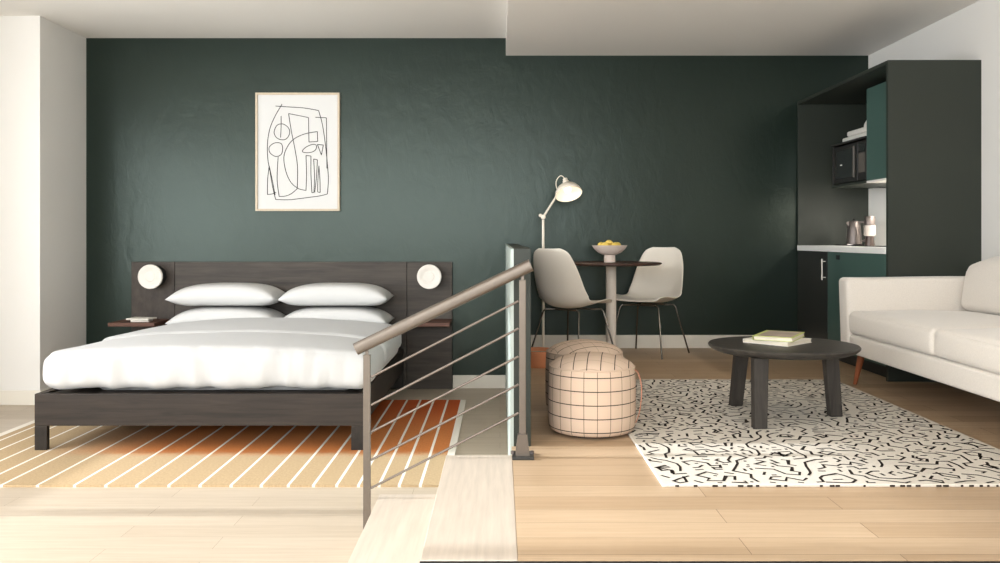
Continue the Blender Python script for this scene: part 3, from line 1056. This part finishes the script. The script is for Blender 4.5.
def book(loc, rz, w, d, h, cover, label, top=None, border=None):
    t = thing('book', label, 'book', loc, rz, 'books on the coffee table')
    bm = bmesh.new()
    box(bm, -w / 2, w / 2, -d / 2, d / 2, 0.0, 0.0025, 0.0008)
    obj('back_cover', bm, cover, t)
    obj('page_block', nbox(-w / 2 + 0.004, w / 2 - 0.004, -d / 2 + 0.004, d / 2 - 0.003, 0.0026, h - 0.0027, 0.0005), M['pages'], t)
    obj('front_cover', nbox(-w / 2, w / 2, -d / 2, d / 2, h - 0.0026, h, 0.0008), cover, t)
    obj('spine', nbox(-w / 2 - 0.0025, -w / 2 - 0.0001, -d / 2, d / 2, 0.0, h, 0.0008), cover, t)
    if top:
        obj('cover_print', nbox(-w / 2 + 0.018, w / 2 - 0.012, -d / 2 + 0.012, d / 2 - 0.02, h + 0.0001, h + 0.0006), top, t)
    return t
book((1.418, 4.445, CTZ + 0.0005), R(-46), 0.245, 0.250, 0.020, M['bookwhite'], 'wide white book lying at the bottom of the pile on the coffee table')
book((1.432, 4.46, CTZ + 0.0212), R(-30), 0.195, 0.30, 0.022, M['lime'], 'smaller book with a lime edged picture cover on top of the white book', M['photo'])

# ------------------------------------------------------------------ sofa
SX0, SX1 = 2.120, 3.02
SY0, SY1 = 3.09, 5.47
sofa = thing('sofa', 'oatmeal fabric sofa with slim arms and wooden legs along the right wall', 'sofa', (2.58, 4.28, FX))
def srel(bm):
    return rel(bm, sofa)
aw = 0.145
obj('seat_base', srel(softbox(bmesh.new(), SX0 + 0.012, SX1 - 0.03, SY0 + aw + 0.002, SY1 - aw - 0.002, FX + 0.205, FX + 0.322, 0.02, 0.2)), M['sofa'], sofa, True)
def arm_fn(p, u):
    p.x += 0.015 * (1 - u.z) / 2 * (u.x < -0.5)
    p.z += 0.004 * math.sin(p.x * 5)
    return p
for ya in (SY0, SY1 - aw):
    obj('arm', srel(softbox(bmesh.new(), SX0, SX1 - 0.02, ya, ya + aw, FX + 0.205, FX + 0.668, 0.03, 0.06, arm_fn)), M['sofa'], sofa, True)
obj('backrest', srel(softbox(bmesh.new(), 2.90, SX1, SY0 + aw + 0.002, SY1 - aw - 0.002, FX + 0.322, FX + 0.73, 0.04, 0.1)), M['sofa'], sofa, True)
ymid = 4.285
def seat_fn(p, u):
    k = max(0, 1 - u.x * u.x) ** 0.6 * max(0, 1 - u.y * u.y) ** 0.6
    if u.z > 0:
        p.z += 0.028 * k * u.z
    if u.x < -0.9:
        p.x -= 0.012 * (1 - u.y ** 4) * (1 - u.z * u.z)
    p.z += 0.004 * nz3(p.x * 4, p.y * 4, 2.2)
    return p
for y0, y1 in ((SY0 + aw + 0.004, ymid - 0.0012), (ymid + 0.0012, SY1 - aw - 0.004)):
    o = obj('seat_cushion', srel(softbox(bmesh.new(), SX0 + 0.008, 2.87, y0, y1, FX + 0.324, FX + 0.462, 0.032, 0.04, seat_fn)), M['sofa'], sofa, True)
def back_fn(p, u):
    k = max(0, 1 - u.z * u.z) ** 0.5 * max(0, 1 - u.y * u.y) ** 0.5
    if u.x < 0:
        p.x -= 0.045 * k
    # corners pull in like a stuffed cushion
    cz = max(0, u.z) ** 3
    p.y -= math.copysign(0.075, u.y) * abs(u.y) ** 4 * cz
    p.z -= 0.085 * abs(u.y) ** 4 * cz
    p.x += 0.06 * (u.z + 1) / 2
    return p
for y0, y1 in ((SY0 + aw + 0.02, ymid - 0.005), (ymid + 0.005, SY1 - aw - 0.03)):
    obj('back_cushion', srel(softbox(bmesh.new(), 2.785, 2.93, y0, y1, FX + 0.465, FX + 0.815, 0.06, 0.04, back_fn)), M['sofa'], sofa, True)
for lx_, sx in ((2.235, -0.03), (2.93, 0.02)):
    for ly_, sy in ((SY1 - 0.10, 0.035), (SY0 + 0.10, -0.035)):
        bm = tube(bmesh.new(), [(lx_ + sx, ly_ + sy, FX + 0.001), (lx_, ly_, FX + 0.2045)], [0.011, 0.024], 20)
        obj('leg', srel(bm), M['sofaleg'], sofa, 'auto')

# ------------------------------------------------------------------ kitchen niche
KX = 2.456
ks = thing('kitchen_surround', 'tall dark green panel surround boxing in the kitchenette', 'kitchen surround', (2.75, 6.35, FX))
def krel(bm, t=None):
    return rel(bm, t or ks)
KY0 = 5.506
obj('end_panel', krel(nbox(KX, XR - 0.001, KY0, KY0 + 0.03, FX + 0.0005, 2.369, 0.001)), M['cabdark'], ks)
obj('far_panel', krel(nbox(KX, XR - 0.001, 7.170, 7.184, FX + 0.0005, 2.343, 0.001)), M['cabdark'], ks)
obj('top_panel', krel(nbox(KX, XR - 0.001, KY0 + 0.0302, 7.184, 2.3435, 2.369, 0.001)), M['cabdark'], ks)
obj('backsplash', krel(nbox(XR - 0.012, XR - 0.001, KY0 + 0.031, 7.168, 1.183, 1.648)), M['splash'], ks)
obj('upper_backing', krel(nbox(XR - 0.012, XR - 0.001, KY0 + 0.031, 7.168, 1.650, 2.342)), M['cabdark'], ks)

bc = thing('base_cabinet', 'charcoal base cabinet with a bar handle at the far end of kitchenette', 'cabinet', (2.76, 6.85, FX))
obj('carcass', krel(nbox(KX + 0.021, XR - 0.014, 6.525, 7.168, FX + 0.09, 1.139), bc), M['doordark'], bc)
obj('plinth', krel(nbox(KX + 0.06, XR - 0.03, 6.525, 7.168, FX + 0.0005, FX + 0.0897), bc), M['blackmetal'], bc)
dr = obj('door', krel(nbox(KX, KX + 0.0205, 6.530, 7.166, FX + 0.09, 1.137, 0.001), bc), M['doordark'], bc)
bm = bmesh.new()
tube(bm, [(KX - 0.026, 6.565, 0.925), (KX - 0.026, 6.565, 1.085)], 0.0055, 10)
tube(bm, [(KX - 0.026, 6.565, 0.945), (KX + 0.001, 6.565, 0.945)], 0.004, 8)
tube(bm, [(KX - 0.026, 6.565, 1.065), (KX + 0.001, 6.565, 1.065)], 0.004, 8)
obj('handle', krel(bm, bc), M['crock'], dr, 'auto')

bc2 = thing('base_cabinet', 'green fronted base cabinet with a small dark latch beside the sofa arm', 'cabinet', (2.76, 6.02, FX))
obj('carcass', krel(nbox(KX + 0.021, XR - 0.014, 5.54, 6.520, FX + 0.09, 1.139), bc2), M['cab'], bc2)
obj('plinth', krel(nbox(KX + 0.06, XR - 0.03, 5.54, 6.520, FX + 0.0005, FX + 0.0897), bc2), M['blackmetal'], bc2)
dr = obj('door', krel(nbox(KX, KX + 0.0205, 5.54, 6.520, FX + 0.09, 1.137, 0.001), bc2), M['cab'], bc2)
obj('latch', krel(nbox(KX - 0.006, KX - 0.0001, 6.29, 6.345, 1.085, 1.118, 0.001), bc2), M['blackmetal'], dr)

tag(obj('worktop', nbox(KX - 0.008, XR - 0.0125, 5.537, 7.169, 1.1395, 1.1815, 0.002), M['worktop']), 'white stone worktop running along the kitchenette', 'worktop')

UX = 2.62
uc = thing('wall_cabinet', 'green wall cabinet hung beside the microwave in the kitchenette', 'cabinet', (2.83, 5.87, 1.65))
obj('carcass', krel(nbox(UX + 0.021, XR - 0.014, 5.537, 6.215, 1.652, 2.30), uc), M['cab'], uc)
obj('door', krel(nbox(UX, UX + 0.0205, 5.537, 6.218, 1.650, 2.305, 0.001), uc), M['cab'], uc)
obj('underside_board', krel(nbox(UX + 0.0, XR - 0.014, 5.537, 6.2185, 1.636, 1.6495), uc), M['white'], uc)

ms = thing('microwave_shelf', 'dark open shelf unit holding the microwave in the kitchenette', 'shelf', (2.83, 6.53, 1.65))
obj('bottom_board', krel(nbox(UX, XR - 0.014, 6.2195, 6.86, 1.636, 1.656, 0.001), ms), M['cabdark'], ms)
obj('top_board', krel(nbox(UX - 0.012, XR - 0.014, 6.2195, 6.865, 1.957, 1.972, 0.001), ms), M['mwbody'], ms)
obj('side_board', krel(nbox(UX, XR - 0.014, 6.842, 6.86, 1.6565, 1.9565, 0.001), ms), M['mwbody'], ms)
mw = thing('microwave', 'black microwave oven on the kitchenette shelf', 'microwave', (2.80, 6.53, 1.6565))
obj('body', krel(nbox(UX + 0.022, 3.02, 6.225, 6.838, 1.6567, 1.951, 0.004), mw), M['mwbody'], mw)
d2 = obj('door', krel(nbox(UX + 0.002, UX + 0.0215, 6.385, 6.836, 1.662, 1.947, 0.003), mw), M['mwbody'], mw)
obj('pale_mark', krel(nbox(UX - 0.0016, UX - 0.0011, 6.66, 6.70, 1.795, 1.806), mw), M['crock'], d2)  # small pale rectangle on the door window
obj('window', krel(nbox(UX - 0.001, UX + 0.0018, 6.44, 6.78, 1.70, 1.91, 0.001), mw), M['glassblack'], d2)
obj('door_handle', krel(nbox(UX - 0.022, UX - 0.010, 6.395, 6.415, 1.69, 1.92, 0.003), mw), M['mwgrey'], d2)
cp = obj('control_panel', krel(nbox(UX + 0.002, UX + 0.0215, 6.227, 6.380, 1.662, 1.947, 0.003), mw), M['mwbody'], mw)
obj('keypad', krel(nbox(UX - 0.0005, UX + 0.0018, 6.25, 6.36, 1.72, 1.86), mw), M['mwgrey'], cp)
obj('display', krel(nbox(UX - 0.0005, UX + 0.0018, 6.25, 6.36, 1.875, 1.92), mw), M['glassblack'], cp)

SZ = 1.9722
tag(obj('folded_towel', softbox(bmesh.new(), 2.66, 2.95, 6.30, 6.77, SZ, SZ + 0.044, 0.014, 0.08), M['crock'], None, True), 'white folded towel lying directly on the microwave shelf top', 'towel', 'folded white towels')
tag(obj('folded_towel', softbox(bmesh.new(), 2.665, 2.94, 6.30, 6.69, SZ + 0.0445, SZ + 0.086, 0.014, 0.08), M['crock'], None, True), 'white folded towel on top of another above the microwave', 'towel', 'folded white towels')
bm = bmesh.new()
lathe(bm, [(0.105, 0.0), (0.100, 0.03), (0.082, 0.062), (0.05, 0.084), (0.04, 0.086), (0.04, 0.094), (0, 0.094)], 40, cap=True)
tag(obj('bowl', bm, M['crock'], None, 'auto', loc=(2.80, 6.43, SZ + 0.0865)), 'white bowl turned upside down on the folded towels', 'bowl')

# kettle on its tray, coffee grinder, hob
WT = 1.1817
kt = thing('kettle', 'brushed steel kettle with a handle on the white worktop', 'kettle', (2.755, 6.77, WT))
obj('tray', nbox(-0.10, 0.08, -0.11, 0.12, 0.0, 0.012, 0.003), M['glassblack'], kt)
obj('body', lathe(bmesh.new(), [(0.058, 0.0125), (0.058, 0.03), (0.050, 0.12), (0.042, 0.185), (0.036, 0.192), (0, 0.196)], 36), M['steelk'], kt, 'auto')
obj('knob', lathe(bmesh.new(), [(0.008, 0.196), (0.012, 0.205), (0.008, 0.212), (0, 0.213)], 16), M['blackmetal'], kt, 'auto')
obj('handle', tube(bmesh.new(), cr([(0.036, -0.02, 0.182), (0.072, -0.05, 0.178), (0.090, -0.06, 0.12), (0.088, -0.058, 0.06), (0.054, -0.03, 0.035)], False, 6), 0.009, 10), M['steelk'], kt, 'auto')
bm = bmesh.new()
prism(bm, [(-0.046, -0.010, 0.15), (-0.046, 0.012, 0.15), (-0.036, 0.012, 0.188), (-0.036, -0.010, 0.188)], [(-0.062, -0.004, 0.178), (-0.062, 0.004, 0.178), (-0.058, 0.004, 0.186), (-0.058, -0.004, 0.186)])
obj('spout', bm, M['steelk'], kt)
gr = thing('coffee_press', 'steel lidded coffee jar with pale band and brown base beside the kettle', 'coffee jar', (2.792, 6.57, WT))
obj('jar_base', lathe(bmesh.new(), [(0.036, 0.0), (0.036, 0.008), (0.029, 0.075)], 32), M['brownpl'], gr, 'auto')
obj('band', lathe(bmesh.new(), [(0.036, 0.0752), (0.042, 0.085), (0.042, 0.152), (0.038, 0.156)], 32), mat('grey_glass_band', rgb(176, 168, 160), 0.3), gr, 'auto')
obj('lid', lathe(bmesh.new(), [(0.037, 0.1562), (0.040, 0.160), (0.040, 0.218), (0.036, 0.224), (0, 0.225)], 32), M['steelk'], gr, 'auto')
tag(obj('hob', nbox(2.56, 2.98, 5.72, 6.34, WT, WT + 0.006, 0.002), M['glassblack']), 'thin black glass hob lying on the white worktop', 'hob')

# strip light under the wall cabinet
sl = thing('strip_light', 'slim lit strip fixed under the kitchenette shelf', 'strip light', (2.95, 6.1, 1.636))
obj('housing', nbox(-0.022, 0.022, -0.50, 0.40, -0.012, -0.0002, 0.002), M['white'], sl)
obj('diffuser', nbox(-0.014, 0.014, -0.49, 0.39, -0.0145, -0.0122), mat('lit_diffuser', (1, 0.96, 0.9, 1), 0.5, emit=(1, 0.93, 0.82, 1), estr=12.0), sl)

# ------------------------------------------------------------------ light
w = bpy.data.worlds.new('daylight')
sc.world = w
w.use_nodes = True
bg = w.node_tree.nodes['Background']
bg.inputs['Color'].default_value = (0.94, 0.975, 1.0, 1)
# sky made brighter behind than on the window side, to even the fill
wt_ = w.node_tree
tc_ = wt_.nodes.new('ShaderNodeTexCoord')
sp_ = wt_.nodes.new('ShaderNodeSeparateXYZ')
wt_.links.new(tc_.outputs['Generated'], sp_.inputs[0])
mr_ = wt_.nodes.new('ShaderNodeMapRange')
mr_.inputs['From Min'].default_value = -0.9
mr_.inputs['From Max'].default_value = -0.2
mr_.inputs['To Min'].default_value = 10.5
mr_.inputs['To Max'].default_value = 6.0
wt_.links.new(sp_.outputs['Y'], mr_.inputs['Value'])
wt_.links.new(mr_.outputs['Result'], bg.inputs['Strength'])

def light(name, typ, energy, loc, rot=(0, 0, 0), color=(1, 1, 1), **kw):
    d_ = bpy.data.lights.new(name, typ)
    d_.energy = energy
    d_.color = color
    for k_, v_ in kw.items():
        setattr(d_, k_, v_)
    o_ = bpy.data.objects.new(name, d_)
    COL.objects.link(o_)
    o_.location = loc
    o_.rotation_euler = rot
    return o_
sun = light('sun', 'SUN', 5.5, (-8, 3, 5), color=(0.92, 0.965, 1.0), angle=R(1.5))
sun.rotation_euler = Vector((0.94, 0.0, -0.342)).to_track_quat('-Z', 'Y').to_euler()
# daylight entering through the window openings
for nm, at, aim, sx, sy in (('window_portal', (XL - 0.25, 1.85, 1.52), (1, 0, 0), 6.4, 1.9), ('rear_window_portal', (-1.35, YN - 0.25, 1.84), (0, 1, 0), 5.4, 1.9)):
    wl = light(nm, 'AREA', 1, at, shape='RECTANGLE', size=sx, size_y=sy)
    wl.data.cycles.is_portal = True
    wl.rotation_euler = Vector(aim).to_track_quat('-Z', 'Y').to_euler()
lb = Vector((LX, LY, FX)) + sc0 + ax * 0.10
light('strip_glow', 'AREA', 13.0, (2.93, 6.05, 1.618), color=(1, 0.93, 0.84), shape='RECTANGLE', size=0.03, size_y=0.85)
light('lamp_glow', 'SPOT', 3, lb, Vector(ax).to_track_quat('-Z', 'Y').to_euler(), (1, 0.86, 0.66), spot_size=R(120), spot_blend=0.6, shadow_soft_size=0.03)

# ------------------------------------------------------------------ camera
cd = bpy.data.cameras.new('camera')
cam = bpy.data.objects.new('camera', cd)
COL.objects.link(cam)
cam.location = (0, 0, CAM_H)
cam.rotation_euler = (R(90), 0, 0)
cd.sensor_width = 36
cd.lens = 870 / 1000 * 36
cd.shift_y = -(281.5 - 238) / 1000
cd.clip_start = 0.05
sc.camera = cam

sc.view_settings.view_transform = 'Standard'
sc.view_settings.look = 'None'
sc.view_settings.gamma = 1.0
sc.view_settings.exposure = 0.08
sc.view_settings.use_curve_mapping = False
sc.cycles.use_denoising = True
sc.cycles.max_bounces = 8
